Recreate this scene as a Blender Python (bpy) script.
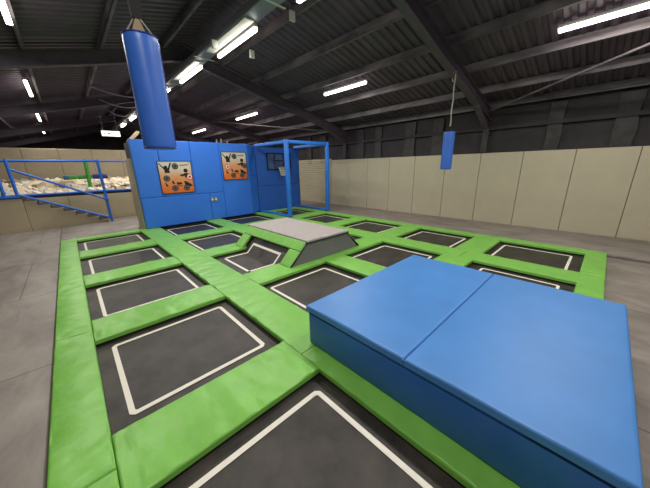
import bpy, bmesh, math, random
from mathutils import Vector, Matrix, noise

for o in list(bpy.data.objects):
    bpy.data.objects.remove(o)
S = 1.25                      # plan units -> metres (everything below is laid out in plan units)
sc = bpy.context.scene
C = sc.collection

# ------------------------------------------------------------------ camera
cam_data = bpy.data.cameras.new('camera')
cam = bpy.data.objects.new('camera', cam_data)
C.objects.link(cam)
YAW, PITCH, ROLL = .75698519, -.28566609, .02092611
fw = Vector((math.cos(PITCH)*math.sin(YAW), math.cos(PITCH)*math.cos(YAW), math.sin(PITCH)))
rt = Vector((math.cos(YAW), -math.sin(YAW), 0))
dn = fw.cross(rt)
r_ = rt*math.cos(ROLL) + dn*math.sin(ROLL)
d_ = -rt*math.sin(ROLL) + dn*math.cos(ROLL)
rot = Matrix((r_, -d_, -fw)).transposed()
cam.matrix_world = Matrix.Translation((0, 0, 1.6*S)) @ rot.to_4x4()
cam_data.sensor_width = 36
cam_data.lens = 36*262.83/650
cam_data.clip_start = .02
cam_data.clip_end = 200
sc.camera = cam

# ------------------------------------------------------------------ world, exposure
w = bpy.data.worlds.new('world')
sc.world = w
w.use_nodes = True
w.node_tree.nodes['Background'].inputs[0].default_value = (.55, .6, .7, 1)
w.node_tree.nodes['Background'].inputs[1].default_value = .15
sc.view_settings.view_transform = 'Standard'
sc.view_settings.look = 'None'
sc.view_settings.gamma = 1
sc.view_settings.use_curve_mapping = False
sc.view_settings.exposure = 0.2
LAMP_W = 62.0          # power of one ceiling batten
TUBE_E = 8.0          # radiance of its diffuser

# ------------------------------------------------------------------ materials
def srgb(r, g, b):
    f = lambda c: (c/255/12.92) if c/255 <= .04045 else ((c/255+.055)/1.055)**2.4
    return (f(r), f(g), f(b), 1)

def mat(name, col, rough=.6, metal=0, var=.0, scale=6, bump=0, bscale=60, spec=.5, col2=None, stretch=None, coat=0):
    m = bpy.data.materials.new(name)
    m.use_nodes = True
    nt = m.node_tree
    b = nt.nodes['Principled BSDF']
    b.inputs['Roughness'].default_value = rough
    b.inputs['Metallic'].default_value = metal
    b.inputs['Specular IOR Level'].default_value = spec
    b.inputs['Coat Weight'].default_value = coat
    b.inputs['Base Color'].default_value = col
    tc = nt.nodes.new('ShaderNodeTexCoord')
    vec = tc.outputs['Object']
    if stretch:
        mp = nt.nodes.new('ShaderNodeMapping')
        mp.inputs['Scale'].default_value = stretch
        nt.links.new(vec, mp.inputs['Vector'])
        vec = mp.outputs['Vector']
    if var or col2:
        n = nt.nodes.new('ShaderNodeTexNoise')
        n.inputs['Scale'].default_value = scale
        n.inputs['Detail'].default_value = 6
        n.inputs['Roughness'].default_value = .6
        nt.links.new(vec, n.inputs['Vector'])
        rp = nt.nodes.new('ShaderNodeValToRGB')
        rp.color_ramp.elements[0].position = .32
        rp.color_ramp.elements[1].position = .68
        c2 = col2 or tuple(min(1, c*(1+var)) for c in col[:3])+(1,)
        c1 = col if col2 else tuple(c*(1-var) for c in col[:3])+(1,)
        rp.color_ramp.elements[0].color = c1
        rp.color_ramp.elements[1].color = c2
        nt.links.new(n.outputs['Fac'], rp.inputs['Fac'])
        nt.links.new(rp.outputs['Color'], b.inputs['Base Color'])
    if bump:
        n2 = nt.nodes.new('ShaderNodeTexNoise')
        n2.inputs['Scale'].default_value = bscale
        n2.inputs['Detail'].default_value = 4
        nt.links.new(vec, n2.inputs['Vector'])
        bp = nt.nodes.new('ShaderNodeBump')
        bp.inputs['Strength'].default_value = bump
        bp.inputs['Distance'].default_value = .01
        nt.links.new(n2.outputs['Fac'], bp.inputs['Height'])
        nt.links.new(bp.outputs['Normal'], b.inputs['Normal'])
    return m

def emis(name, col, e):
    m = bpy.data.materials.new(name)
    m.use_nodes = True
    b = m.node_tree.nodes['Principled BSDF']
    b.inputs['Base Color'].default_value = (.9, .9, .9, 1)
    b.inputs['Emission Color'].default_value = col
    b.inputs['Emission Strength'].default_value = e
    return m

M = {}
M['green'] = mat('green vinyl', srgb(122, 188, 80), .40, var=.08, scale=4, bump=.55, bscale=7)
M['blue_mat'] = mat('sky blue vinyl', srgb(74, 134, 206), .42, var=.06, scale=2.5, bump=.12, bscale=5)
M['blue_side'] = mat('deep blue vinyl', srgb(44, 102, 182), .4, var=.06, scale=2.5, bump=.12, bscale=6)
M['blue_wall'] = mat('wall blue vinyl', srgb(50, 122, 236), .5, var=.05, scale=2, bump=.12, bscale=4)
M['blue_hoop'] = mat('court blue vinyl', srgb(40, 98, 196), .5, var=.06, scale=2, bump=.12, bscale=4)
M['blue_bag'] = mat('bag blue vinyl', srgb(62, 112, 212), .38, var=.06, scale=2, bump=.2, bscale=7)
M['blue_pad'] = mat('tube blue foam', srgb(40, 120, 225), .5, var=.05, scale=6)
M['blue_rail'] = mat('rail blue sleeve', srgb(44, 112, 216), .45, var=.14, scale=14)
M['cream'] = mat('cream vinyl', srgb(190, 182, 160), .5, var=.05, scale=1.6, bump=.12, bscale=4)
M['cream_side'] = mat('beige vinyl', srgb(176, 164, 138), .5, var=.06, scale=1.8, bump=.12, bscale=5)
M['seam'] = mat('seam', srgb(90, 86, 76), .8)
M['black_bed'] = mat('trampoline weave', srgb(27, 25, 26), .42, scale=3.2, col2=srgb(68, 61, 57), bump=.3, bscale=300)
M['line'] = mat('white line', srgb(232, 228, 218), .6, var=.04, scale=20)
M['frame'] = mat('black frame', srgb(24, 24, 24), .6)
M['deck_top'] = mat('grey carpet mat', srgb(166, 160, 160), .75, var=.05, scale=8, bump=.3, bscale=150)
M['deck_side'] = mat('charcoal vinyl', srgb(122, 118, 126), .6, var=.06, scale=4, bump=.2, bscale=20)
M['black_trim'] = mat('black trim', srgb(30, 30, 32), .6)
M['roof'] = mat('black painted sheet', srgb(88, 74, 92), .5, var=.2, scale=1.5, bump=.3, bscale=12)
M['steel'] = mat('dark painted steel', srgb(84, 74, 88), .55, var=.2, scale=5, bump=.3, bscale=25)
M['purlin'] = mat('dusty purlin', srgb(72, 64, 76), .6, scale=3.5, col2=srgb(138, 128, 134), bump=.4, bscale=30, stretch=(1, .35, 1))
M['dark_wall'] = mat('black painted block', srgb(50, 46, 52), .8, var=.3, scale=2, bump=.6, bscale=6)
M['pilaster'] = mat('rough dark pillar', srgb(62, 60, 62), .8, var=.3, scale=4, bump=.6, bscale=12)
M['duct'] = mat('grey duct', srgb(150, 150, 162), .45, metal=.3, var=.08, scale=3)
M['white_metal'] = mat('white metal', srgb(225, 225, 222), .45)
M['sign'] = emis('lit sign face', (1, .98, .92, 1), .9)
M['tube'] = emis('lit diffuser', (1, .93, .80, 1), TUBE_E)
M['orange'] = mat('orange print', srgb(226, 118, 50), .5)
M['black'] = mat('black print', srgb(22, 20, 22), .5)
M['disc'] = mat('grey disc', srgb(96, 100, 98), .5, var=.2, scale=50)
M['disc_rim'] = mat('disc rim', srgb(40, 42, 44), .5)
M['red'] = mat('red ring', srgb(205, 50, 48), .5)
M['white'] = mat('white print', srgb(235, 232, 228), .5)
M['brown'] = mat('brown print', srgb(150, 96, 50), .6)
M['strap'] = mat('black webbing', srgb(40, 38, 38), .8)
M['rope'] = mat('grey rope', srgb(160, 158, 152), .8)
M['buff'] = mat('canvas loop', srgb(170, 150, 120), .8)
M['riser'] = mat('brown carpet', srgb(60, 48, 42), .9, var=.1, scale=30)
M['tread'] = mat('pale nosing', srgb(196, 190, 178), .7)
M['lime'] = mat('lime sleeve', srgb(86, 186, 70), .5, scale=24, col2=srgb(50, 130, 60))
M['navy'] = mat('navy cap', srgb(40, 56, 140), .5)
M['teal'] = mat('blue grey cap', srgb(50, 110, 150), .5)
M['foam0'] = mat('cream foam', srgb(246, 232, 206), .9, var=.05, scale=8)
M['foam1'] = mat('pale grey foam', srgb(226, 220, 208), .9, var=.05, scale=8)
M['foam2'] = mat('tan foam', srgb(190, 166, 132), .9, var=.08, scale=8)
M['foam3'] = mat('brown foam', srgb(110, 88, 76), .9, var=.1, scale=8)
M['wood'] = mat('pale timber', srgb(176, 160, 130), .6, var=.1, scale=8, stretch=(1, 8, 8))
M['net'] = mat('white cord', srgb(225, 222, 205), .8)
M['hoop_orange'] = mat('orange hoop', srgb(196, 150, 60), .5)
g = mat('clear acrylic', srgb(120, 130, 150), .1)
g.node_tree.nodes['Principled BSDF'].inputs['Alpha'].default_value = .22
M['acrylic'] = g

# cream wall of printed poster: white at the top to orange below (a printed gradient)
def poster_mat():
    m = bpy.data.materials.new('poster print')
    m.use_nodes = True
    nt = m.node_tree
    b = nt.nodes['Principled BSDF']
    b.inputs['Roughness'].default_value = .45
    tc = nt.nodes.new('ShaderNodeTexCoord')
    sp = nt.nodes.new('ShaderNodeSeparateXYZ')
    nt.links.new(tc.outputs['Generated'], sp.inputs[0])
    n = nt.nodes.new('ShaderNodeTexNoise')
    n.inputs['Scale'].default_value = 3
    nt.links.new(tc.outputs['Object'], n.inputs['Vector'])
    ma = nt.nodes.new('ShaderNodeMath'); ma.operation = 'MULTIPLY_ADD'
    ma.inputs[1].default_value = .35
    nt.links.new(n.outputs['Fac'], ma.inputs[0])
    nt.links.new(sp.outputs['Z'], ma.inputs[2])
    rp = nt.nodes.new('ShaderNodeValToRGB')
    e = rp.color_ramp.elements
    e[0].position = .25; e[0].color = srgb(228, 112, 44)
    e[1].position = 1.05; e[1].color = srgb(216, 208, 196)
    k = e.new(.7); k.color = srgb(222, 160, 110)
    nt.links.new(ma.outputs[0], rp.inputs['Fac'])
    nt.links.new(rp.outputs['Color'], b.inputs['Base Color'])
    return m
M['poster'] = poster_mat()

# grey matted floor: mottled colour, mats with thin dark seams
def floor_mat():
    m = bpy.data.materials.new('grey floor mats')
    m.use_nodes = True
    nt = m.node_tree
    b = nt.nodes['Principled BSDF']
    b.inputs['Roughness'].default_value = .5
    tc = nt.nodes.new('ShaderNodeTexCoord')
    n = nt.nodes.new('ShaderNodeTexNoise')
    n.inputs['Scale'].default_value = 1.6; n.inputs['Detail'].default_value = 8; n.inputs['Roughness'].default_value = .65
    n.inputs['Distortion'].default_value = .6
    mp = nt.nodes.new('ShaderNodeMapping'); mp.inputs['Scale'].default_value = (1.6, .8, 1)
    nt.links.new(tc.outputs['Object'], mp.inputs[0])
    nt.links.new(mp.outputs[0], n.inputs['Vector'])
    rp = nt.nodes.new('ShaderNodeValToRGB')
    rp.color_ramp.elements[0].position = .3; rp.color_ramp.elements[0].color = srgb(118, 111, 106)
    rp.color_ramp.elements[1].position = .72; rp.color_ramp.elements[1].color = srgb(160, 152, 145)
    nt.links.new(n.outputs['Fac'], rp.inputs[0])
    br = nt.nodes.new('ShaderNodeTexBrick')
    br.inputs['Scale'].default_value = 1
    br.inputs['Brick Width'].default_value = 2.5
    br.inputs['Row Height'].default_value = 2.4
    br.inputs['Mortar Size'].default_value = .008
    br.inputs['Mortar Smooth'].default_value = .3
    br.inputs['Color1'].default_value = (1, 1, 1, 1); br.inputs['Color2'].default_value = (.9, .9, .9, 1)
    br.inputs['Mortar'].default_value = (.35, .35, .35, 1)
    mp2 = nt.nodes.new('ShaderNodeMapping'); mp2.inputs['Location'].default_value = (.5, .25, 0)
    nt.links.new(tc.outputs['Object'], mp2.inputs[0])
    nt.links.new(mp2.outputs[0], br.inputs['Vector'])
    mx = nt.nodes.new('ShaderNodeMix'); mx.data_type = 'RGBA'; mx.blend_type = 'MULTIPLY'
    mx.inputs[0].default_value = 1
    nt.links.new(rp.outputs[0], mx.inputs[6]); nt.links.new(br.outputs['Color'], mx.inputs[7])
    nt.links.new(mx.outputs[2], b.inputs['Base Color'])
    n2 = nt.nodes.new('ShaderNodeTexNoise'); n2.inputs['Scale'].default_value = 5; n2.inputs['Detail'].default_value = 6
    nt.links.new(tc.outputs['Object'], n2.inputs['Vector'])
    bp = nt.nodes.new('ShaderNodeBump'); bp.inputs['Strength'].default_value = .3; bp.inputs['Distance'].default_value = .02
    nt.links.new(n2.outputs[0], bp.inputs['Height']); nt.links.new(bp.outputs[0], b.inputs['Normal'])
    return m
M['floor'] = floor_mat()

# ------------------------------------------------------------------ mesh helpers
class MB:
    def __init__(s): s.v = []; s.f = []; s.sm = []
    def add(s, vs, fs, smooth=False):
        k = len(s.v)
        s.v += [Vector(v) for v in vs]
        for f in fs:
            s.f.append(tuple(i+k for i in f)); s.sm.append(smooth)
    def box(s, x0, x1, y0, y1, z0, z1, bev=0):
        if bev <= 0:
            vs = [(x, y, z) for z in (z0, z1) for y in (y0, y1) for x in (x0, x1)]
            s.add(vs, [(0, 2, 3, 1), (4, 5, 7, 6), (0, 1, 5, 4), (2, 6, 7, 3), (0, 4, 6, 2), (1, 3, 7, 5)])
            return s
        bm = bmesh.new()
        bmesh.ops.create_cube(bm, size=1)
        for v in bm.verts:
            v.co = Vector(((x0+x1)/2+v.co.x*(x1-x0), (y0+y1)/2+v.co.y*(y1-y0), (z0+z1)/2+v.co.z*(z1-z0)))
        bmesh.ops.bevel(bm, geom=list(bm.edges), offset=bev, segments=2, profile=.6, affect='EDGES')
        bm.verts.index_update()
        s.add([v.co.copy() for v in bm.verts], [[v.index for v in f.verts] for f in bm.faces], True)
        bm.free()
        return s
    def tube(s, pts, r, n=12, caps=True):
        pts = [Vector(p) for p in pts]
        vs = []; fs = []
        up = Vector((0, 0, 1))
        t0 = (pts[1]-pts[0]).normalized()
        if abs(t0.z) > .9: up = Vector((0, 1, 0))
        for i, p in enumerate(pts):
            t = (pts[min(i+1, len(pts)-1)]-pts[max(i-1, 0)]).normalized()
            a = t.cross(up).normalized(); b = a.cross(t)
            rr = r[i] if isinstance(r, (list, tuple)) else r
            for k in range(n):
                th = 2*math.pi*k/n
                vs.append(p+a*math.cos(th)*rr+b*math.sin(th)*rr)
        for i in range(len(pts)-1):
            for k in range(n):
                fs.append((i*n+k, i*n+(k+1) % n, (i+1)*n+(k+1) % n, (i+1)*n+k))
        s.add(vs, fs, True)
        if caps:
            s.add(vs[:n], [tuple(range(n))]); s.add(vs[-n:], [tuple(range(n))[::-1]])
        return s
    def prism(s, poly, axis, a, b):
        # poly: 2-D points; axis 'y': (x,z) extruded y a..b ; 'z': (x,y) ; 'x': (y,z)
        def P(p, t):
            return {'y': (p[0], t, p[1]), 'z': (p[0], p[1], t), 'x': (t, p[0], p[1])}[axis]
        n = len(poly)
        vs = [P(p, a) for p in poly]+[P(p, b) for p in poly]
        fs = [tuple(range(n)), tuple(range(n, 2*n))[::-1]]+[(i, (i+1) % n, n+(i+1) % n, n+i) for i in range(n)]
        s.add(vs, fs)
        return s
    def build(s, name, m, parent=None, loc=None, smooth=None):
        me = bpy.data.meshes.new(name)
        off = Vector(parent.location)/S if parent and not loc else Vector((0, 0, 0))
        if parent and parent.parent:
            off = Vector((0, 0, 0)); q = parent
            while q:
                off += Vector(q.location)/S; q = q.parent
        me.from_pydata([(v-off)*S for v in s.v], [], s.f)
        me.validate(); 
        bm = bmesh.new(); bm.from_mesh(me); bmesh.ops.recalc_face_normals(bm, faces=bm.faces); bm.to_mesh(me); bm.free()
        if len(me.polygons) == len(s.sm):
            me.polygons.foreach_set('use_smooth', s.sm)
        me.update()
        o = bpy.data.objects.new(name, me)
        me.materials.append(M[m])
        C.objects.link(o)
        if parent: o.parent = parent
        return o

def centre(o):
    """move a single-mesh thing's origin to the base of its bounding box"""
    me = o.data
    xs = [v.co for v in me.vertices]
    lo = Vector([min(v[i] for v in xs) for i in range(3)]); hi = Vector([max(v[i] for v in xs) for i in range(3)])
    c = Vector(((lo.x+hi.x)/2, (lo.y+hi.y)/2, lo.z))
    me.transform(Matrix.Translation(-c))
    o.location = o.location + c
    return o

def tag(o, label, cat, group=None, kind=None):
    if o.type == 'MESH' and o.location.length < 1e-9 and not o.parent: centre(o)
    o['label'] = label; o['category'] = cat
    if group: o['group'] = group
    if kind: o['kind'] = kind
    return o

def thing(name, label, cat, loc=(0, 0, 0), group=None):
    o = bpy.data.objects.new(name, None)
    C.objects.link(o)
    o.location = Vector(loc)*S
    o.empty_display_size = .1
    o['label'] = label; o['category'] = cat
    if group: o['group'] = group
    return o

def struct(o):
    o['kind'] = 'structure'
    return o

def pad(mb, O, U, V, N, lu, lv, th, r=.018, wr=.002, step=.07, seed=0, wdir=None):
    """soft vinyl pad: rounded height field with small wrinkles, on a frame U,V,N"""
    O, U, V, N = Vector(O), Vector(U), Vector(V), Vector(N)
    def ax(l):
        n = max(2, int((l-2*r)/step))
        return [0, r*.3, r*.75]+[r*1.5+(l-3*r)*i/n for i in range(n+1)]+[l-r*.75, l-r*.3, l]
    us, vs_ = ax(lu), ax(lv)
    def drop(d):
        if d >= r: return 0
        return r-math.sqrt(max(0, r*r-(r-d)**2))
    vs = []; fs = []
    nu, nv = len(us), len(vs_)
    for j, v in enumerate(vs_):
        for i, u in enumerate(us):
            e = min(u, lu-u, v, lv-v)
            h = th-min(r, drop(min(u, lu-u))+drop(min(v, lv-v)))
            if e > r*.5:
                p = Vector((u, v, 0))
                if lu > lv: p = Vector((u*2.2, v*.9, 0))
                else: p = Vector((u*.9, v*2.2, 0))
                w_ = noise.noise(p*4+Vector((seed*7.3, seed*3.1, 0)))+.5*noise.noise(p*11+Vector((seed, 0, 5)))
                ed = math.exp(-min(u, lu-u)/.09)+math.exp(-min(v, lv-v)/.09)
                h += wr*w_*(1+1.2*ed)
                if wr > .005:      # creases across the pad
                    q = Vector((u*6.5+v*2, v*1.6, seed*3.7)) if lu > lv else Vector((u*1.6, v*6.5+u*2, seed*3.7))
                    c_ = abs(noise.noise(q))
                    h -= .0055*max(0, 1-c_*7)*(.35+.65*max(0, noise.noise(q*.45+Vector((9, 0, 0)))+.4))
                # slight puff toward the middle
                h += wr*1.5*math.sin(math.pi*u/lu)*math.sin(math.pi*v/lv)
            vs.append(O+U*u+V*v+N*h)
    for j in range(nv-1):
        for i in range(nu-1):
            a = j*nu+i
            fs.append((a, a+1, a+nu+1, a+nu))
    mb.add(vs, fs, True)
    k = [O, O+U*lu, O+U*lu+V*lv, O+V*lv]
    top = [vs[0], vs[nu-1], vs[-1], vs[(nv-1)*nu]]
    mb.add(k+top, [(3, 2, 1, 0), (0, 1, 5, 4), (1, 2, 6, 5), (2, 3, 7, 6), (3, 0, 4, 7)])
    return mb

X_, Y_, Z_ = (1, 0, 0), (0, 1, 0), (0, 0, 1)

# ------------------------------------------------------------------ lamps (the large area lights) -- positions, built here
RIDGE = 2.6
def rafter_z(x):  # underside of the rafters
    return 2.65+.25*(8.11-x) if x > RIDGE else 2.65+.25*(x+2.9)+.002
batten_group = {'right': 'ceiling battens along the right roof slope', 'mid': 'battens along the ridge duct', 'left': 'ceiling battens along the left roof slope'}
def batten(x, y0, y1, z, label, grp):
    cy = (y0+y1)/2
    t = thing('batten_light', label, 'ceiling light', (x, cy, z), batten_group[grp])
    MB().box(x-.026, x+.026, y0, y1, z+.052, z+.10, .006).build('housing', 'white_metal', t)
    MB().box(x-.032, x+.032, y0+.02, y1-.02, z, z+.052, .012).build('diffuser', 'tube', t)
    if grp != 'mid':
        for yy in (y0+.3, y1-.3):
            MB().tube([(x, yy, z+.10), (x, yy, rafter_z(x)+.38)], .006, 6).build('hanger', 'steel', t)
    ld = bpy.data.lights.new('batten_lamp', 'AREA')
    ld.shape = 'RECTANGLE'; ld.size = .09*S; ld.size_y = (y1-y0-.06)*S
    ld.energy = LAMP_W; ld.color = (1, .95, .86)
    lo = bpy.data.objects.new('lamp_glow', ld)
    C.objects.link(lo); lo.parent = t
    lo.location = (0, 0, -.012*S)
    return t
rl = [(5.81, -.55, .96, 'long batten light at the top right corner of the photo'),
      (5.57, 4.36, 5.80, 'batten light on the right roof slope, left of the small hanging bag'),
      (5.42, 9.15, 10.75, 'batten light over the blue wall near the two posters, third along right slope'),
      (5.45, 14.2, 16.0, 'farthest lit batten of the right roof slope, just above the blue wall')]
for x, a, b, l in rl: batten(x, a, b, 3.46, l, 'right')
batten(5.62, -5.2, -3.7, 3.46, 'batten light on the right slope behind the photographer', 'right')
ll = [(-.12, 4.5, 6.0, 'batten light cut by the top left corner of the photo'),
      (-.21, 9.3, 10.9, 'second batten light down the left side of the dark ceiling'),
      (-.27, 13.8, 15.8, 'third batten light down the left side, small and far'),
      (-.34, 18.5, 20.4, 'farthest and smallest batten light of the left row')]
for x, a, b, l in ll: batten(x, a, b, 3.52, l, 'left')
batten(-.14, -.2, 1.3, 3.52, 'left slope batten light above the photographer', 'left')
batten(-.14, -5, -3.5, 3.52, 'left slope batten light behind the photographer', 'left')
ml = [(2.80, 1.92, 3.42, 'batten under the ridge duct at the top edge of the photo'),
      (2.75, 4.43, 5.95, 'large batten under the ridge duct, second below the top edge'),
      (2.68, 6.7, 8.2, 'batten under the ridge duct just right of the big blue bag'),
      (2.62, 9.05, 10.5, 'batten under the ridge duct mostly hidden by the big blue bag'),
      (2.66, 11.6, 12.9, 'largest of three far battens left of the big blue bag'),
      (2.64, 14.2, 15.4, 'middle of three far battens left of the big blue bag'),
      (2.62, 16.7, 17.9, 'last far batten beside the hanging white sign')]
for x, a, b, l in ml: batten(x, a, b, 3.76, l, 'mid')
batten(2.85, -.4, 1.0, 3.76, 'ridge batten above the photographer', 'mid')
batten(2.85, -5, -3.5, 3.76, 'ridge batten behind the photographer', 'mid')

# ------------------------------------------------------------------ shell
YB, YF = -6.2, 24.0
XL, XR = -2.9, 8.2
struct(tag(MB().box(XL-.1, XR+.1, YB-.1, YF+.1, -.15, 0).build('floor', 'floor'), 'grey rubber matted hall floor', 'floor'))
fl = bpy.data.objects['floor']
MB().box(XL+.002, -.408, YB+.02, 10.80, .001, .055, .012).build('floor_mat', 'floor', fl)
MB().box(-.404, 1.27, 8.535, 10.80, .001, .055, .012).build('floor_mat', 'floor', fl)
MB().box(6.49, 8.10, YB+.02, 10.2, .001, .055, .012).build('floor_mat', 'floor', fl)
struct(tag(MB().box(XR, XR+.15, YB, YF, 0, 3.1).build('wall_right', 'dark_wall'), 'dark upper side wall above the cream pads', 'wall'))
struct(tag(MB().box(XL-.15, XL, YB, YF, 0, 3.1).build('wall_left', 'dark_wall'), 'dark left side wall', 'wall'))
struct(tag(MB().prism([(XL, 0), (XR, 0), (XR, 3.03), (RIDGE, 4.43), (XL, 3.03)], 'y', YF, YF+.15).build('wall_back', 'dark_wall'), 'dark far gable wall', 'wall'))
struct(tag(MB().prism([(XL, 0), (XR, 0), (XR, 3.03), (RIDGE, 4.43), (XL, 3.03)], 'y', YB-.15, YB).build('wall_front', 'dark_wall'), 'dark gable wall behind the camera', 'wall'))

# corrugated roof (one sheet with both slopes), rafters and purlins are its parts
def roof():
    per = .17
    prof = []
    y = YB-.1; 
    while y < YF+.1:
        prof += [(y, 0), (y+per*.35, 0), (y+per*.5, .035), (y+per*.85, .035)]
        y += per
    vs = []; fs = []
    zr = lambda x: rafter_z(x)+.39
    cols = [XL-.1, RIDGE, XR+.1]
    n = len(prof)
    for x in cols:
        for (yy, h) in prof: vs.append((x, yy, zr(x)+h))
    for c in range(2):
        for i in range(n-1): fs.append((c*n+i, c*n+i+1, (c+1)*n+i+1, (c+1)*n+i))
    k = len(vs)
    for x in cols:
        for (yy, h) in prof: vs.append((x, yy, zr(x)+h+.05))
    for c in range(2):
        for i in range(n-1): fs.append((k+c*n+i, k+(c+1)*n+i, k+(c+1)*n+i+1, k+c*n+i+1))
    mb = MB(); mb.add(vs, fs)
    return mb.build('ceiling', 'roof')
ceil = roof()
struct(tag(ceil, 'black corrugated sheet roof', 'ceiling'))
for yr in (-2.49, 2.42, 7.33, 12.24, 17.15, 22.0):
    for sgn in (1, -1):
        xe = XR if sgn > 0 else XL
        mb = MB()
        h = .25
        t = .07   # I-section: two flanges and a web
        for (wd, z0, z1) in ((t, 0, .02), (.012, .02, h-.02), (t, h-.02, h)):
            mb.prism([(RIDGE, rafter_z(RIDGE)+z0), (xe, rafter_z(xe)+z0), (xe, rafter_z(xe)+z1), (RIDGE, rafter_z(RIDGE)+z1)], 'y', yr-wd, yr+wd)
        # haunch under the eaves end
        xi = xe-sgn*1.0
        mb.prism([(xe, rafter_z(xe)), (xi, rafter_z(xi)), (xe, rafter_z(xe)-.22)], 'y', yr-.012, yr+.012)
        mb.prism([(xe, rafter_z(xe)-.22), (xi, rafter_z(xi)), (xi, rafter_z(xi)-.015), (xe, rafter_z(xe)-.24)], 'y', yr-t, yr+t)
        mb.build('rafter', 'steel', ceil)
        cx = xe-sgn*.12
        mb = MB()
        mb.box(min(cx, xe), max(cx, xe), yr-.012, yr+.012, 1.89, 2.5)
        mb.box(cx-.01, cx+.01, yr-t, yr+t, 1.89, 2.5).box(min(xe, xe-sgn*.02), max(xe, xe-sgn*.02), yr-t, yr+t, 1.89, 2.5)
        mb.box(min(cx, xe)-.02, max(cx, xe), yr-.10, yr+.10, 2.30, 2.34)
        mb.build('column', 'pilaster', ceil)
for xp in (8.05, 7.25, 6.3, 5.34, 4.37, 3.4, 2.12, 1.0, -.09, -1.2, -2.3):
    z = rafter_z(xp)+.25
    rnd = random.Random(int(xp*10))
    # C-section purlin
    mb = MB().box(xp-.02, xp+.04, YB, YF, z+.01, z+.025).box(xp-.022, xp-.008, YB, YF, z+.01, z+.15).box(xp-.02, xp+.04, YB, YF, z+.125, z+.14)
    mb.build('purlin', 'purlin', ceil)
def flat_bar(a, b, wd=.05, th=.02):
    a, b = Vector(a), Vector(b)
    t = (b-a).normalized(); s_ = t.cross(Vector((0, 0, 1))).normalized()*wd/2; u = s_.cross(t).normalized()*th/2
    mb = MB()
    vs = [p+q*s_+r*u for p in (a, b) for q in (-1, 1) for r in (-1, 1)]
    mb.add(vs, [(0, 1, 3, 2), (4, 6, 7, 5), (0, 4, 5, 1), (2, 3, 7, 6), (0, 2, 6, 4), (1, 5, 7, 3)])
    return mb
flat_bar((7.95, 2.35, 2.85), (5.0, -2.45, 3.56), .05, .03).build('brace', 'purlin', ceil)
flat_bar((7.95, 7.4, 2.85), (5.0, 12.2, 3.56), .05, .03).build('brace', 'purlin', ceil)
# rough pillars and ledge on the upper right wall
wr = bpy.data.objects['wall_right']
for i, yy in enumerate((1.05, -.03, -1.3, -2.6, 3.7, 4.6, 5.8, 6.6, 8.6, 9.5)):
    wdt = .13+.05*((i*7) % 3)/2
    mb = MB(); pts = []
    vs = []; fs = []
    for k in range(9):
        z = 1.75+k*.14
        a = yy-wdt+.03*noise.noise(Vector((i, z*3, 0))); b = yy+wdt+.03*noise.noise(Vector((i, z*3, 5)))
        d = .07+.02*noise.noise(Vector((z*4, i, 2)))
        vs += [(XR-d, a, z), (XR-d, b, z), (XR+.01, b, z), (XR+.01, a, z)]
    for k in range(8):
        for q in range(4): fs.append((4*k+q, 4*k+(q+1) % 4, 4*k+4+(q+1) % 4, 4*k+4+q))
    mb.add(vs, fs); mb.build('pillar', 'pilaster', wr)
mb = MB().box(XR-.10, XR+.01, YB, 12, 2.42, 2.50); mb.build('ledge', 'dark_wall', wr)

# ------------------------------------------------------------------ cream pads on the right wall
ys = [-5.0, -4.07, -3.14, -2.2, -1.27, -.34, .59, 1.53, 2.46, 3.39, 4.35, 5.29, 6.23, 7.17, 8.11]
lab = {4: 'cream wall pad cut by the right edge of the photo', 5: 'first whole cream wall pad from the right edge of the photo',
       6: 'second whole cream wall pad from the right end', 7: 'third whole cream wall pad from the right end',
       8: 'cream wall pad behind the small hanging bag, right side', 9: 'cream wall pad directly left of the small hanging bag',
       10: 'cream wall pad second left of the small hanging bag', 11: 'cream wall pad third left of the small hanging bag',
       12: 'cream wall pad fourth left of the small hanging bag', 13: 'cream wall pad next to the ribbed shutter panel'}
for i in range(2, len(ys)-1):
    mb = pad(MB(), (XR-.003, ys[i+1]-.004, .0), (0, -1, 0), (0, 0, 1), (-1, 0, 0), ys[i+1]-ys[i]-.008, 1.86, .08, .012, .002, .12, i)
    o = mb.build('wall_pad', 'cream')
    tag(o, lab.get(i, 'cream wall pad on the right wall beyond the photo edge'), 'wall pad', 'cream pads along the right wall')
# ribbed panel at the far end
mb = MB()
poly = []
z = 0
mb.box(XR-.05, XR-.003, 8.12, 10.4, 0, 1.88)
while z < 1.85:
    mb.prism([(XR-.05, z), (XR-.085, z+.012), (XR-.085, z+.06), (XR-.05, z+.075)], 'y', 8.12, 10.4)
    z += .08
tag(mb.build('shutter_panel', 'cream'), 'cream horizontally ribbed panel at the far end of the right wall', 'wall panel')

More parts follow.
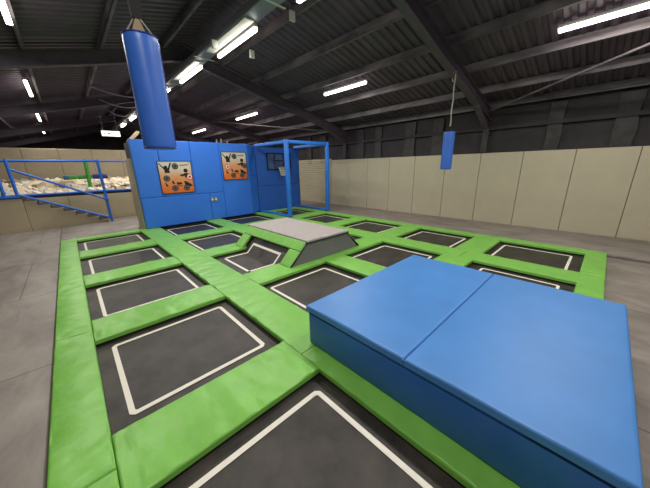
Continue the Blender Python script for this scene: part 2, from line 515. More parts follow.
# ------------------------------------------------------------------ trampoline grid
XC = [(-.13, 1.13), (1.6, 2.86), (3.31, 4.57), (5.02, 6.22)]
YR = [(.03, 1.29), (1.77, 3.03), (3.51, 4.76), (5.24, 6.5), (6.98, 8.24)]
XS = [(-.40, -.13), (1.13, 1.6), (2.86, 3.31), (4.57, 5.02), (6.22, 6.48)]
YS = [(-.23, .03), (1.29, 1.77), (3.03, 3.51), (4.76, 5.24), (6.5, 6.98), (8.24, 8.52)]
PZ0, PZ1 = .036, .082
colname = ['leftmost column', 'second column from the left', 'third column from the left', 'rightmost column']
rowname = ['nearest row', 'second row from the front', 'middle row', 'fourth row from the front', 'farthest row by the blue wall']
special = {(0, 0): 'big black trampoline at the bottom edge of the photo, left of the blue box',
           (0, 1): 'large black trampoline at lower left, second from the front in the leftmost column',
           (1, 0): 'black trampoline hidden under the blue box',
           (1, 1): 'black trampoline behind the near left corner of the blue box',
           (3, 0): 'black trampoline at the right end, beside the cream wall',
           (2, 0): 'black trampoline mostly hidden behind the far edge of the blue box',
           (3, 4): 'black trampoline inside the blue basketball cage',
           (1, 4): 'black trampoline against the blue wall below the left poster',
           (2, 4): 'black trampoline against the blue wall below the right poster',
           (1, 2): 'black trampoline that bends up to the left side of the grey deck',
           (2, 2): 'black trampoline that bends up to the right side of the grey deck'}
def strips(mb, x0, x1, y0, y1, z, wd=.042, th=.002):
    """rectangular painted line with clipped corners"""
    c = .03
    out = [(x0+c, y0), (x1-c, y0), (x1, y0+c), (x1, y1-c), (x1-c, y1), (x0+c, y1), (x0, y1-c), (x0, y0+c)]
    w2 = wd; c2 = .012
    X0, X1, Y0, Y1 = x0+w2, x1-w2, y0+w2, y1-w2
    inn = [(X0+c2, Y0), (X1-c2, Y0), (X1, Y0+c2), (X1, Y1-c2), (X1-c2, Y1), (X0+c2, Y1), (X0, Y1-c2), (X0, Y0+c2)]
    vs = [(p[0], p[1], z) for p in out]+[(p[0], p[1], z) for p in inn]
    vs += [(p[0], p[1], z+th) for p in out]+[(p[0], p[1], z+th) for p in inn]
    fs = []
    for i in range(8):
        j = (i+1) % 8
        fs += [(i, 8+i, 8+j, j), (16+i, 16+j, 24+j, 24+i), (i, j, 16+j, 16+i), (8+i, 24+i, 24+j, 8+j)]
    mb.add(vs, fs)
    return mb
def bed(x0, x1, y0, y1):
    mb = MB()
    n = 14; vs = []; fs = []
    for j in range(n+1):
        for i in range(n+1):
            u, v = i/n, j/n
            vs.append((x0+(x1-x0)*u, y0+(y1-y0)*v, .012-.004*math.sin(math.pi*u)*math.sin(math.pi*v)))
    for j in range(n):
        for i in range(n): fs.append((j*(n+1)+i, j*(n+1)+i+1, (j+1)*(n+1)+i+1, (j+1)*(n+1)+i))
    mb.add(vs, fs, True)
    mb.box(x0, x1, y0, y1, .002, .006)
    return mb
for ci, (x0, x1) in enumerate(XC):
    for ri, (y0, y1) in enumerate(YR):
        cx, cy = (x0+x1)/2, (y0+y1)/2
        lb = special.get((ci, ri), 'black trampoline in the %s, %s' % (colname[ci], rowname[ri]))
        t = thing('trampoline', lb, 'trampoline', (cx, cy, 0), 'trampolines in the green padded grid')
        fr = MB()
        e = .045
        X0 = XS[ci][0]+.02 if ci == 0 else (XS[ci][0]+XS[ci][1])/2+.004
        X1 = XS[ci+1][1]-.02 if ci == 3 else (XS[ci+1][0]+XS[ci+1][1])/2-.004
        Y0 = YS[ri][0]+.02 if ri == 0 else (YS[ri][0]+YS[ri][1])/2+.004
        Y1 = YS[ri+1][1]-.02 if ri == 4 else (YS[ri+1][0]+YS[ri+1][1])/2-.004
        i_ = .035
        fr.box(X0, x0-i_, Y0, Y1, .002, .034).box(x1+i_, X1, Y0, Y1, .002, .034)
        fr.box(x0-i_, x1+i_, Y0, y0-i_, .002, .034).box(x0-i_, x1+i_, y1+i_, Y1, .002, .034)
        fr.build('frame', 'frame', t)
        if (ci, ri) in ((1, 2), (2, 2)):
            # bed that folds up towards the raised deck
            s = 1 if ci == 1 else -1
            mx = 3.085
            fx = lambda d: mx-s*d          # d = distance from the deck centre line
            prof = [(mx-1.6 if 0 else (1.52), .012)]
            a_ = 1.56 if ci == 1 else 4.61
            p3 = [(a_, .012), (fx(.82), .012), (fx(.50), .335)]
            mb = MB(); vs = []; fs = []
            n = 10
            path = []
            for k in range(len(p3)-1):
                for q in range(n): path.append((p3[k][0]+(p3[k+1][0]-p3[k][0])*q/n, p3[k][1]+(p3[k+1][1]-p3[k][1])*q/n))
            path.append(p3[-1])
            for (px, pz) in path:
                vs += [(px, y0-.02, pz), (px, y1+.02, pz), (px, y0-.02, pz-.006), (px, y1+.02, pz-.006)]
            for k in range(len(path)-1):
                b = 4*k
                fs += [(b, b+1, b+5, b+4), (b+2, b+6, b+7, b+3), (b, b+4, b+6, b+2), (b+1, b+3, b+7, b+5)]
            mb.add(vs, fs); mb.build('jump_bed', 'black_bed', t)
            # line: runs along the flat and up the slope
            mb = MB()
            xa = a_+s*.22; ya, yb = y0+.16, y1-.13; w_ = .042
            xf = fx(.82); xt = fx(.66); zt = .012+.16*(.323/.32)
            up = Vector((-s*.707, 0, .707))*.004
            def q4(a, b, c, d, n=Vector((0, 0, .003))):
                vs = [Vector(k)+n for k in (a, b, c, d)]
                vs += [v+Vector((0, 0, .0015)) for v in vs]
                mb.add(vs, [(0, 1, 2, 3), (4, 7, 6, 5), (0, 4, 5, 1), (1, 5, 6, 2), (2, 6, 7, 3), (3, 7, 4, 0)])
            z = .012
            q4((xa, ya, z), (xa+s*w_, ya, z), (xa+s*w_, yb, z), (xa, yb, z))
            for (u0, u1) in ((ya, ya+w_), (yb-w_, yb)):
                q4((xa, u0, z), (xf, u0, z), (xf, u1, z), (xa, u1, z))
                q4((xf, u0, z), (xt, u0, zt), (xt, u1, zt), (xf, u1, z), up)
            tt = Vector((xt, 0, zt)); dd = Vector((s*.707, 0, .707))*w_
            q4((xt-dd.x, ya, zt-dd.z), (xt, ya, zt), (xt, yb, zt), (xt-dd.x, yb, zt-dd.z), up)
            mb.build('white_line', 'line', t)
        else:
            bed(x0-.03, x1+.03, y0-.03, y1+.03).build('jump_bed', 'black_bed', t)
            hx = .525 if ci < 3 else .49
            strips(MB(), cx-hx, cx+hx, cy-.51+.02, cy+(.46 if (ci, ri) == (2, 0) else .54), .014, .036).build('white_line', 'line', t)

# green pads -----------------------------------------------------------
ysplit = [-.23, 1.52, 3.27, 5.0, 6.74, 8.52]
linename = ['along the left outer border', 'between the leftmost and second columns', 'between the second and third columns',
            'between the third and rightmost columns', 'along the right outer border']
segname = ['nearest length', 'second length from the front', 'middle length', 'fourth length from the front', 'farthest length']
k = 0
for li, (x0, x1) in enumerate(XS):
    for si in range(5):
        if li == 2 and si == 2: continue         # the raised deck stands here
        y0, y1 = ysplit[si]+.003, ysplit[si+1]-.003
        k += 1
        mb = pad(MB(), (x0, y0, PZ0), X_, Y_, Z_, x1-x0, y1-y0, PZ1-PZ0, .011, .0055 if li < 2 else .004, .024 if li < 2 else .045, k)
        tag(mb.build('border_pad', 'green'), 'long green pad %s, %s' % (linename[li], segname[si]), 'trampoline pad', 'long green pads of the trampoline grid')
crossrow = ['on the near outer border', 'between the nearest and second rows', 'between the second and middle rows', 'between the middle and fourth rows',
            'between the fourth and farthest rows', 'on the far outer border']
for ci, (x0, x1) in enumerate(XC):
    for ri, (y0, y1) in enumerate(YS):
        if ri == 5 and ci in (1, 2): continue      # the blue wall stands here
        k += 1
        a, b = x0+.003, x1-.003
        mb = pad(MB(), (a, y0, PZ0), X_, Y_, Z_, b-a, y1-y0, PZ1-PZ0, .011, .0055 if ci < 1 else .004, .024 if ci < 1 else .045, k)
        tag(mb.build('cross_pad', 'green'), 'green cross pad of the %s, %s' % (colname[ci], crossrow[ri]), 'trampoline pad', 'green cross pads of the trampoline grid')

# ------------------------------------------------------------------ raised deck
DK = thing('raised_deck', 'raised deck with grey top, charcoal skirt and green sloping pads amid trampolines', 'deck', (3.085, 4.1, PZ1))
DY0, DY1, MX, HT, HB, DZ = 3.18, 5.07, 3.085, .485, .855, .45
mb = MB()
B0 = .087
mb.prism([(MX-HB+.02, B0), (MX+HB-.02, B0), (MX+HT, DZ-.03), (MX-HT, DZ-.03)], 'y', DY0, DY0+.03)
mb.build('skirt', 'deck_side', DK)
mb = MB().prism([(MX-HB+.02, B0), (MX+HB-.02, B0), (MX+HT, DZ-.03), (MX-HT, DZ-.03)], 'y', DY1-.03, DY1)
mb.build('skirt', 'deck_side', DK)
# dark piping on the skirt
mb = MB()
for y in (DY0-.004,):
    mb.tube([(MX-HB+.02, y, B0+.01), (MX-HT, y, DZ-.035), (MX+HT, y, DZ-.035), (MX+HB-.02, y, B0+.01)], .009, 8)
mb.build('piping', 'black_trim', DK)
for s, nm in ((-1, 'left'), (1, 'right')):
    sl = Vector((-s*(HB-HT), 0, DZ-B0)); L = sl.length; sl.normalize()
    nn = Vector((s*(DZ-B0), 0, HB-HT)).normalized()
    O = Vector((MX+s*HB, 0, B0))
    for (a, b) in ((DY0+.0, 3.46), (4.78, DY1)):
        mb = MB()
        if s < 0: pad(mb, O+Vector((0, a, 0))-nn*.04, sl, (0, 1, 0), nn, L*.60, b-a, .045, .014, .002, .05, a)
        else: pad(mb, O+Vector((0, b, 0))-nn*.04, sl, (0, -1, 0), nn, L*.60, b-a, .045, .014, .002, .05, a)
        mb.build('slope_pad', 'green', DK)
    mb = MB()
    p = O+sl*(L*.605)-nn*.04
    if s < 0: pad(mb, p+Vector((0, DY0, 0)), sl, (0, 1, 0), nn, L*.40, DY1-DY0, .045, .014, .002, .05, 3)
    else: pad(mb, p+Vector((0, DY1, 0)), sl, (0, -1, 0), nn, L*.40, DY1-DY0, .045, .014, .002, .05, 4)
    mb.build('header_pad', 'green', DK)
mb = MB().box(MX-HT+.02, MX+HT-.02, DY0+.035, DY1-.035, .36, DZ-.035)
mb.build('deck_base', 'frame', DK)
mb = pad(MB(), (MX-HT-.02, DY0-.03, DZ-.03), X_, Y_, Z_, 2*HT+.04, DY1-DY0+.06, .045, .012, .0035, .06, 9)
mb.build('top_mat', 'deck_top', DK)
mb = MB().box(MX-HT-.022, MX+HT+.022, DY0-.032, DY1+.032, DZ-.036, DZ-.016, .004)
mb.build('mat_edge', 'black_trim', DK)

# ------------------------------------------------------------------ blue box and its two mats
bx0, bx1, by0, by1 = 1.262, 3.11, -.305, 1.59
mb = MB()
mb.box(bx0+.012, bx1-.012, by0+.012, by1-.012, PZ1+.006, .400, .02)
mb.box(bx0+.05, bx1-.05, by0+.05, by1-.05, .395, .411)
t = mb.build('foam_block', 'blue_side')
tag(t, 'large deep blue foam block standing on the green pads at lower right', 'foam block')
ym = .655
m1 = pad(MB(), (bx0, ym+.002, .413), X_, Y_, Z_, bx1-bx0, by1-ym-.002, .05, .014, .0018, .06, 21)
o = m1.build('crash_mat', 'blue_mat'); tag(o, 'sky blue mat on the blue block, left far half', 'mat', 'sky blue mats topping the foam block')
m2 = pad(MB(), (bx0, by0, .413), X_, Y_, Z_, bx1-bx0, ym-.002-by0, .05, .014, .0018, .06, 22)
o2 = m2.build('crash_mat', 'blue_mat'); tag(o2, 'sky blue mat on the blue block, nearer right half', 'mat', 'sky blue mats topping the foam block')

# ------------------------------------------------------------------ blue partition wall with poster panels
BW = 8.30
core = MB()
core.box(1.29, 4.42, BW+.085, 9.1, 0, 2.30)
core.box(4.42, 6.81, 8.72, 9.1, 0, 2.24)
struct(tag(core.build('wall_partition', 'frame'), 'dark timber core behind the blue padded partition', 'wall'))
def wpad(x0, x1, z0, z1, y, label, m='blue_wall', grp='blue pads of the poster wall', seed=0, name='blue_wall_pad'):
    mb = pad(MB(), (x0+.003, y+.08, z0+.003), X_, Z_, (0, -1, 0), x1-x0-.006, z1-z0-.006, .08, .014, .002, .08, seed)
    return tag(mb.build(name, m), label, 'wall pad', grp)
wpad(1.28, 1.87, .90, 2.36, BW, 'tall upper blue pad at the left end of the blue wall', seed=1)
wpad(1.87, 2.68, .90, 2.36, BW, 'upper blue pad carrying the left poster', seed=2)
wpad(2.68, 3.50, .90, 2.36, BW, 'plain upper blue pad between the two posters', seed=3)
wpad(3.50, 4.44, .09, 2.36, BW, 'full height blue pad carrying the right poster', seed=4)
wpad(1.28, 3.06, .09, .90, BW, 'wide lower blue pad below the left poster', seed=5)
wpad(3.06, 3.50, .09, .90, BW, 'narrow lower blue pad holding the small metal latch plate', seed=6)
# angled return
a = Vector((4.44, BW, 0)); b = Vector((4.90, 8.62, 0)); U = (b-a).normalized(); N = Vector((U.y, -U.x, 0))
for z0, z1, lb in ((.09, .88, 'lower'), (.88, 1.36, 'middle'), (1.36, 2.35, 'upper')):
    mb = pad(MB(), a+Vector((0, 0, z0+.003))-N*.06+U*.003, U, Z_, N, (b-a).length-.03, z1-z0-.006, .06, .012, .001, .08, 7)
    tag(mb.build('blue_wall_pad', 'blue_wall'), '%s narrow angled blue pad in the corner beside the basketball cage' % lb, 'wall pad', 'narrow angled blue corner pads')
HY = 8.62
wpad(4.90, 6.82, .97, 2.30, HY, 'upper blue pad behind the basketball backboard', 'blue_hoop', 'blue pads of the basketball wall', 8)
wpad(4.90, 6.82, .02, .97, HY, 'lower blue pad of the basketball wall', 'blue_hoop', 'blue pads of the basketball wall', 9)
# beige end pad on the left return
mb = pad(MB(), (1.285, 9.1, .0), (0, -1, 0), (0, 0, 1), (-1, 0, 0), 9.1-(BW+.083), 1.9, .05, .012, .002, .12, 3)
tag(mb.build('end_pad', 'cream_side'), 'beige pad on the left end of the blue wall', 'wall pad')
# timber behind the wall top
tag(flat_bar((1.38, 8.9, 2.335), (1.85, 8.9+1.2, 2.72), .08, .05).build('timber_rail', 'wood'), 'pale timber rail rising behind the left top corner of the blue wall', 'rail')
for x, hgt in ((3.75, .13), (3.9, .16), (4.1, .11)):
    tag(MB().tube([(x, 8.95, 2.30), (x, 8.95, 2.38+hgt)], .025, 8).build('stub_post', 'duct'), 'short grey post poking above the blue wall between the posters', 'post', 'grey stub posts behind the blue wall')

# latch plate on narrow pad
t = thing('latch_plate', 'small silver double latch plate on the narrow lower blue pad', 'latch', (3.13, BW, .72))
MB().box(3.065, 3.265, BW-.014, BW-.002, .655, .765, .004).build('plate', 'duct', t)
for x in (3.11, 3.22):
    MB().tube([(x, BW-.03, .70), (x, BW-.012, .70)], .03, 12).build('knob', 'white_metal', t)
MB().box(3.155, 3.175, BW-.024, BW-.012, .665, .755).build('catch', 'black', t)

# posters
def fan(mb, cx, cz, r, y, n=20, th=.004):
    poly = [(cx+r*math.cos(2*math.pi*i/n), cz+r*math.sin(2*math.pi*i/n)) for i in range(n)]
    mb.prism(poly, 'y', y-th, y)
    return mb
def poster(x0, x1, z0, z1, label, redat):
    y = BW-.006
    t = thing('game_poster', label, 'poster', ((x0+x1)/2, y, z0), 'orange jumper posters')
    W_, H_ = x1-x0, z1-z0
    P = lambda u, v: (x0+u*W_, z0+(1-v)*H_)
    MB().box(x0, x1, y-.012, y, z0, z1, .003).build('backing', 'brown', t)
    MB().box(x0+.012, x1-.012, y-.016, y-.010, z0+.012, z1-.012).build('print', 'poster', t)
    yy = y-.016
    fr = MB()
    for a in ((x0, x1, z0, z0+.014), (x0, x1, z1-.014, z1), (x0, x0+.014, z0, z1), (x1-.014, x1, z0, z1)):
        fr.box(a[0], a[1], yy-.006, y, a[2], a[3])
    fr.build('frame', 'black', t)
    def poly(mb, pts): mb.prism([P(*p) for p in pts], 'y', yy-.003, yy)
    # jumper with raised arms, upper left
    mb = MB()
    fan(mb, *P(.22, .19), .045, yy, th=.003)
    poly(mb, [(.17, .22), (.29, .22), (.33, .36), (.17, .36)])
    poly(mb, [(.03, .08), (.05, .07), (.19, .21), (.17, .26)])
    poly(mb, [(.27, .24), (.36, .05), (.40, .06), (.31, .28)])
    mb.build('silhouette', 'black', t)
    # jumper with bent arm, right
    mb = MB()
    fan(mb, *P(.80, .30), .055, yy, th=.003)
    poly(mb, [(.73, .38), (.86, .38), (.90, .50), (.76, .52)])
    poly(mb, [(.60, .44), (.62, .42), (.76, .40), (.76, .45), (.66, .48)])
    poly(mb, [(.70, .62), (.78, .64), (.92, .74), (.96, .80), (.84, .80), (.72, .74)])
    mb.build('silhouette', 'black', t)
    for pp in ([(.33, .62), (.37, .60), (.42, .70), (.36, .71)], [(.12, .66), (.15, .66), (.22, .76), (.16, .78)],
               [(.46, .66), (.62, .66), (.64, .72), (.48, .74)], [(.48, .76), (.64, .76), (.64, .78), (.48, .78)]):
        mb = MB(); poly(mb, pp); mb.build('mark', 'black', t)
    mb = MB()
    poly(mb, [(.64, .12), (.90, .10), (.90, .13), (.64, .15)])
    mb.build('mark', 'brown', t)
    discs = [(.50, .16), (.20, .53), (.90, .50), (.40, .84), (.76, .84)]
    ri = 2 if redat == 'right' else 1
    for k, d in enumerate(discs):
        cx, cz = P(*d); R = .082
        red = k == ri
        rim = fan(MB(), cx, cz, R, yy, th=.006).build('target_disc', 'red' if red else 'disc_rim', t)
        if red: rim['label'] = 'red and white disc'
        fan(MB(), cx, cz, R*.78, yy-.006, th=.002).build('disc_face', 'white' if red else 'disc', rim)
        fan(MB(), cx, cz, R*.42, yy-.008, th=.002).build('disc_centre', 'red' if red else 'disc_rim', rim)
    for u, v in ((.05, .07), (.93, .07), (.05, .94), (.93, .92)):
        fan(MB(), *P(u, v), .012, yy, 8, .004).build('screw', 'black', t)
poster(1.80, 2.64, .975, 1.835, 'left orange game poster with jumping silhouettes, red disc at its right', 'right')
poster(3.545, 4.365, 1.265, 2.105, 'right orange game poster with jumping silhouettes, red disc at its left', 'left')

# ------------------------------------------------------------------ basketball cage
t = thing('basketball_cage', 'blue padded tube cage in front of the basketball wall', 'cage', (5.65, 7.6, .085))
A, B_, c0, c1, top = 4.89, 6.57, 6.76, 8.56, 2.33
def sq(mb, p, q, w_=.065):
    (xa, ya, za), (xb, yb, zb) = p, q
    return mb.box(min(xa, xb)-w_, max(xa, xb)+w_, min(ya, yb)-w_, max(ya, yb)+w_, min(za, zb)-w_, max(za, zb)+w_, .025)
for (x, y) in ((A, c0), (B_, c0)):
    MB().box(x-.058, x+.058, y-.058, y+.058, .087, top+.07, .03).build('post', 'blue_pad', t)
MB().box(A+.06, B_-.06, c0-.05, c0+.05, top-.045, top+.055, .025).build('top_bar', 'blue_pad', t)
for x in (A, B_):
    MB().box(x-.05, x+.05, c0+.06, c1, top-.045, top+.055, .025).build('top_bar', 'blue_pad', t)
    MB().box(x-.045, x+.045, c0+.077, c1, .088, .15, .02).build('floor_bar', 'blue_pad', t)

# backboard
t = thing('basketball_backboard', 'small clear basketball backboard with black outline on the dark blue pad', 'backboard', (5.85, HY, 1.5))
MB().box(5.33, 6.38, HY-.035, HY-.02, 1.53, 2.12, .003).build('panel', 'acrylic', t)
mb = MB(); yy0, yy1 = HY-.045, HY-.012
for a in ((5.33, 6.38, 1.53, 1.56), (5.33, 6.38, 2.09, 2.12), (5.33, 5.36, 1.53, 2.12), (6.35, 6.38, 1.53, 2.12)):
    mb.box(a[0], a[1], yy0, yy1, a[2], a[3])
mb.build('frame', 'black', t)
mb = MB()
for a in ((5.64, 5.67, 1.56, 2.09), (6.03, 6.06, 1.56, 2.09), (5.67, 6.03, 1.84, 1.87)):
    mb.box(a[0], a[1], yy0, HY-.034, a[2], a[3])
mb.build('target_square', 'black', t)
cy = HY-.26
ring = [(5.85+.17*math.cos(a*math.pi/12), cy+.17*math.sin(a*math.pi/12), 1.62) for a in range(25)]
h = MB().tube(ring, .012, 8, False); h.box(5.80, 5.90, cy+.17, HY-.03, 1.60, 1.63); h.build('hoop_ring', 'hoop_orange', t)
mb = MB()
for k in range(14):
    a0 = 2*math.pi*k/14
    for sg in (1, -1):
        pts = []
        for q in range(5):
            f_ = q/4; rr = .17-.085*f_**.7; aa = a0+sg*f_*.9
            pts.append((5.85+rr*math.cos(aa), cy+rr*math.sin(aa), 1.62-.30*f_))
        mb.tube(pts, .006, 5, False)
mb.build('net', 'net', t)

# ------------------------------------------------------------------ hanging bags
def bag(x, y, z0, z1, label, ztop, kind):
    t = thing('punch_bag', label, 'punch bag', (x, y, z0), 'blue hanging bags')
    r = .106; L = z1-z0
    mb = MB(); n = 32
    zs = [0, .006, .02, .05, L*.2, L*.4, L*.6, L*.8, L-.05, L-.02, L-.006, L]
    rs = [r*.9, r*.97, r, r*1.01, r, r, r, r, r*1.01, r, r*.97, r*.9]
    mb.tube([(x, y, z0+z) for z in zs], rs, n)
    mb.build('cover', 'blue_bag', t)
    for an in (2.35+.3, -.35):   # stitched vertical seams
        mb = MB(); mb.tube([(x+math.cos(an)*(r+.001), y+math.sin(an)*(r+.001), z0+.02+i*(L-.04)/6) for i in range(7)], .0035, 6)
        mb.build('seam', 'navy', t)
    for zz in (z0+.008, z1-.008):
        mb = MB(); mb.tube([(x+math.cos(i*math.pi/12)*(r*.99), y+math.sin(i*math.pi/12)*(r*.99), zz) for i in range(25)], .005, 6, False)
        mb.build('piping', 'navy', t)
    if kind == 'strap':
        mb = MB()
        mb.prism([(x-.05, z1-.002), (x+.05, z1-.002), (x+.012, z1+.10), (x-.012, z1+.10)], 'y', y-.006, y+.006)
        mb.build('canvas_loop', 'buff', t)
        for sx in (-1, 1):
            MB().tube([(x+sx*.085, y-sx*.03, z1-.004), (x, y, z1+.13)], .005, 6).build('cord', 'rope', t)
        mb = MB()
        mb.prism([(x-.03, z1+.10), (x+.03, z1+.10), (x+.045, z1+.35), (x+.03, ztop), (x-.03, ztop), (x-.04, z1+.35)], 'y', y-.012, y+.012)
        mb.build('strap', 'strap', t)
    else:
        mb = MB()
        for a0 in range(3):
            an = a0*2.094
            mb.tube([(x+math.cos(an)*.08, y+math.sin(an)*.08, z1-.004), (x, y, z1+.11)], .006, 6)
        mb.build('sling', 'strap', t)
        mb = MB().tube([(x+.012*math.sin(i*1.1), y, z1+.10+i*(ztop-z1-.10)/14) for i in range(15)], .013, 8)
        mb.build('rope', 'rope', t)
        mb = MB().tube([(x-.12, y, ztop-.12), (x-.09, y, ztop-.16), (x-.03, y, ztop-.15), (x, y, ztop-.10)], .010, 8)
        mb.build('rope_end', 'rope', t)
    MB().box(x-.04, x+.04, y-.04, y+.04, ztop-.01, ztop+.03, .008).build('beam_clamp', 'steel', t)
bag(.572, 2.42, 1.755, 2.49, 'big looking blue cylindrical bag hanging at upper left near the camera', rafter_z(.56)-.031, 'strap')
bag(5.70, 2.36, 1.50, 2.22, 'small distant blue bag hanging on a grey rope before the cream wall', rafter_z(5.62)-.031, 'rope')

# ------------------------------------------------------------------ ridge duct and small ceiling fittings
t = thing('ridge_duct', 'long grey rectangular duct hung below the roof ridge', 'duct', (2.6, 9, 3.8))
MB().box(2.50, 2.77, -5.5, 21.5, 3.87, 3.99, .01).build('duct_body', 'duct', t)
for yy in (1.0, 3.8, 6.45, 8.75, 11.1, 13.5, 16.0, 18.6):
    MB().box(2.44, 2.88, yy-.02, yy+.02, 3.864, 3.869).build('bracket', 'white_metal', t)
for (y0, y1) in [(m[1], m[2]) for m in ml]:
    MB().box(2.52, 2.69, y0-.05, y1+.05, 3.845, 3.862).build('reflector', 'white_metal', t)
for p, lb in (((2.36, 5.2, 3.62), 'small white sensor plate left of the ridge duct'), ((3.2, 5.4, 3.72), 'small white box right of the ridge duct'), ((3.08, 3.9, 3.8), 'small white label plate on the ridge duct near the top edge')):
    x, y, z = p
    tt = thing('sensor_plate', lb, 'sensor', p)
    MB().box(x-.05, x+.05, y-.02, y+.02, z, z+.14, .008).build('plate', 'white_metal', tt)
    MB().tube([(x, y, z+.14), (x, y, rafter_z(x)+.38)], .006, 6).build('hanger', 'steel', tt)
# hanging sign
t = thing('hanging_sign', 'white lit sign box with four small dark marks hanging at the far end', 'sign', (1.53, 13, 2.82))
MB().box(1.26, 1.80, 12.96, 13.04, 2.84, 3.02, .01).build('sign_box', 'sign', t)
for q in range(4):
    cx = 1.34+q*.13
    fan(MB(), cx, 2.935, .022 if q != 1 else .032, 12.958, 10, .004).build('mark', 'black', t)
for x in (1.32, 1.74):
    MB().tube([(x, 13, 3.02), (x, 13, rafter_z(x)+.38)], .008, 6).build('hanger', 'steel', t)
# loose cables near the far ridge
for i, (a, sag) in enumerate((((1.2, 2.45, 11.0), .18), ((1.5, 2.45, 12.8), .25), ((.9, 2.45, 9.2), .15))):
    x0, x1, y = a
    pts = [(x0+(x1-x0)*q/10, y, rafter_z(x0)+.0+(.05)*q/10-sag*math.sin(math.pi*q/10)) for q in range(11)]
    tag(MB().tube(pts, .012, 6).build('loose_cable', 'duct'), 'loose grey cable sagging beside the far ridge duct', 'cable', 'loose cables by the ridge')

# ------------------------------------------------------------------ stairs, platform and foam pit
PF, PB, SX, PZ = 10.85, 11.9, -.98, .97
st = []
n = 8
prof = [(SX, 0)]
dx = .242; dz = PZ/n
poly = [(SX+dx*n, 0)]
for i in range(n):
    poly.append((SX+dx*(n-i), dz*i + dz if 0 else dz*i)) if False else None
poly = [(SX, 0), (SX, PZ-.002)]
for i in range(n):
    x = SX+dx*i
    poly.append((x+dx*.0+.0, PZ-dz*i-.002)) if i == 0 else None
pts = [(SX, 0), (SX, PZ-dz)]
for i in range(1, n):
    zt = PZ-dz*i
    pts.append((SX+dx*i, zt)); pts.append((SX+dx*i, zt-dz))
pts = [p for j, p in enumerate(pts) if j == 0 or p != pts[j-1]]
t = thing('staircase', 'beige padded steps climbing left to the foam pit platform', 'stairs', (0, PF, 0))
MB().prism(pts, 'y', PF, PF+.06).build('side_pad', 'cream_side', t)
for i in range(1, n):
    zt = PZ-dz*i; x0 = SX+dx*(i-1); x1 = SX+dx*i
    MB().box(x0, x1-.01, PF+.062, PB-.06, 0, zt-.02).build('step', 'riser', t)
    MB().box(x0, x1+.004, PF+.062, PB-.06, zt-.018, zt+.002, .003).build('carpet_tread', 'riser', t)
    MB().box(x1-.015, x1+.012, PF+.0, PF+.07, zt-.012, zt+.012, .003).build('nosing_clip', 'tread', t)
# platform left
t = thing('platform', 'beige padded platform at the left edge beside the steps', 'platform', (-2, PF, 0))
MB().box(XL+.01, SX-.004, PF+.005, PB-.004, 0, PZ-.02).build('platform_base', 'riser', t)
for (a, b) in ((-2.85, -1.95), (-1.95, SX-.004)):
    pad(MB(), (a, PF+.0, .004), X_, Z_, (0, -1, 0), b-a-.006, PZ-.03, .04, .01, .002, .1, 2).build('front_pad', 'cream_side', t)
MB().box(XL+.01, SX, PF-.05, PB-.004, PZ-.02, PZ).build('platform_top', 'frame', t)
# pit
PY1 = 14.4; PX1 = 2.4
t = thing('foam_pit', 'beige padded foam pit box with a blue edge rail behind the steps', 'foam pit', (0, PB, 0))
mb = MB().box(XL, PX1, PB+.05, PB+.12, 0, .93).box(XL, PX1, PY1-.05, PY1, 0, .93).box(XL, XL+.05, PB+.12, PY1-.05, 0, .93).box(PX1-.05, PX1, PB+.12, PY1-.05, 0, .93).prism([(PB+.12, 0), (PY1-.05, 0), (PY1-.05, 1.16), (PB+.12, .72)], 'x', XL+.05, PX1-.05)
mb.build('pit_box', 'riser', t)
xs = [XL+.3, -1.9, -1.0, -.1, .8, 1.62, 2.4]
for i in range(6):
    pad(MB(), (xs[i], PB+.05, .004), X_, Z_, (0, -1, 0), xs[i+1]-xs[i]-.006, .86, .045, .01, .002, .1, i).build('front_pad', 'cream_side', t)
MB().box(XL, PX1, PB-.0, PB+.14, .87, .915).build('dark_edge', 'frame', t)
MB().tube([(XL, PB+.05, .955), (PX1, PB+.05, .955)], .035, 10).build('edge_rail', 'blue_rail', t)
# padded wall behind the pit
for i in range(6):
    a = XL+.02+i*.95
    mb = pad(MB(), (a, PY1+.14, 0), X_, Z_, (0, -1, 0), .944, 2.45, .06, .012, .003, .15, i)
    tag(mb.build('wall_pad', 'cream_side'), 'tall beige pad behind the foam pit, %s' % ['outside the left photo edge', 'second from the left wall', 'third from the left wall', 'behind the green pole', 'second from the blue wall', 'nearest to the blue wall'][i], 'wall pad', 'beige pads behind the foam pit')
tag(MB().box(XL, 2.85, PY1+.145, PY1+.24, 0, 2.4).build('wall_pit', 'frame'), 'dark wall behind the foam pit pads', 'wall', kind='structure')

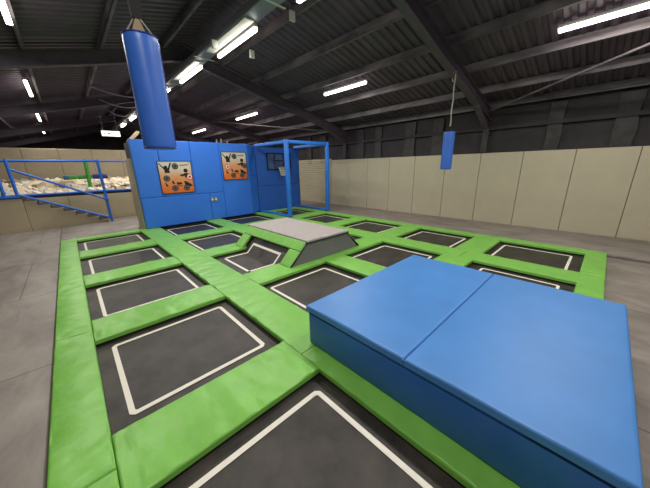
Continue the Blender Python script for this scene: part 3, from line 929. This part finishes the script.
# foam blocks, one by one
rnd = random.Random(5)
proto = {}
def block_mesh(m, s_):
    mb = MB().box(-s_/2, s_/2, -s_/2, s_/2, -s_/2, s_/2, .008)
    return mb
for m in ('foam0', 'foam1', 'foam2', 'foam3'):
    o = block_mesh(m, .185).build('foam_block', m)
    proto[m] = o
first = {m: True for m in proto}
cnt = 0
lbls = {'foam0': ('cream foam cube lying in the foam pit', 'cream foam cubes in the pit'), 'foam1': ('pale grey foam cube lying in the foam pit', 'pale grey foam cubes in the pit'),
        'foam2': ('tan foam cube lying in the foam pit', 'tan foam cubes in the pit'), 'foam3': ('dark brown foam cube lying in the foam pit', 'brown foam cubes in the pit')}
y = PB+.26
row = 0
while y < PY1-.2:
    x = -2.1+(row % 2)*.12
    while x < 2.2:
        bx = x+rnd.uniform(-.025, .025); by = y+rnd.uniform(-.02, .02)
        base = .72+(by-PB-.12)/(PY1-PB-.17)*.44
        hill = .5+.5*noise.noise(Vector((bx*1.1+3, by*1.1, 0)))
        m = rnd.choices(['foam0', 'foam1', 'foam2', 'foam3'], [5, 4, 2, .5])[0]
        o = proto[m] if first[m] else proto[m].copy()
        if not first[m]: C.objects.link(o)
        first[m] = False
        o.location = Vector((bx, by, base+.13+.12*hill))*S
        o.rotation_euler = (rnd.uniform(-.6, .6), rnd.uniform(-.6, .6), rnd.uniform(0, 1.57))
        o['label'], o['group'] = lbls[m]; o['category'] = 'foam cube'
        cnt += 1
        x += .262
    y += .235
    row += 1

# rails ---------------------------------------------------------------
t = thing('stair_railing', 'blue sleeved handrail frame on the near side of the steps', 'railing', (-.1, PF-.06, 0))
ry = PF-.06
def pole(a, b, r=.03, name='rail', m='blue_rail'):
    return MB().tube([Vector(a)+(Vector(b)-Vector(a))*i/8 for i in range(9)], r, 12).build(name, m, t)
pole((-1.04, ry, PZ+.01), (-1.04, ry, 1.95), .036, 'post')
pole((.78, ry, 0.005), (.78, ry, 1.95), .036, 'post')
pole((-2.0, ry, 1.91), (.78, ry, 1.91), .026)
pole((-1.04, ry, 1.71), (.78, ry, .76), .028)
pole((-1.04, ry, 1.05), (.78, ry, .17), .03)
pole((-2.0, ry, .99), (-1.04, ry, .99), .035)
for z in (1.91, .76):
    MB().box(.78-.045, .78+.045, ry-.045, ry+.045, z-.045, z+.045, .015).build('clamp', 'blue_rail', t)
pole((-1.27, ry, PZ+.01), (-1.27, ry, 1.62), .036, 'post')
t = thing('pit_railing', 'blue top rail running along the foam pit edge', 'railing', (0, PB+.05, 1))
pole((-2.3, PB+.05, 1.93), (1.66, PB+.05, 1.93), .024)
pole((-1.6, PB+.05, .99), (-1.6, PB+.05, 1.95), .03, 'post')
pole((1.95, PB+.05, .99), (1.95, PB+.05, 1.95), .03, 'post')
# roller beam
t = thing('battle_beam', 'green and blue padded beam with upright green pole over the foam pit', 'beam', (.5, 12.7, .95))
by = 12.5
def seg(a, b, r, name, m):
    return MB().tube([(a, by, 1.43), (a+(b-a)*.1, by, 1.43), (a+(b-a)*.9, by, 1.43), (b, by, 1.43)], [r*.9, r, r, r*.9], 14).build(name, m, t)
seg(-.07, .06, .075, 'end_cap', 'teal')
seg(.06, .26, .07, 'green_sleeve', 'lime')
seg(.27, .66, .07, 'green_sleeve', 'lime')
seg(.67, 1.08, .08, 'navy_sleeve', 'navy')
MB().tube([(.54, by-.14, 1.0), (.555, by-.14, 1.4), (.58, by-.14, 2.0)], .055, 10).build('pole', 'lime', t)
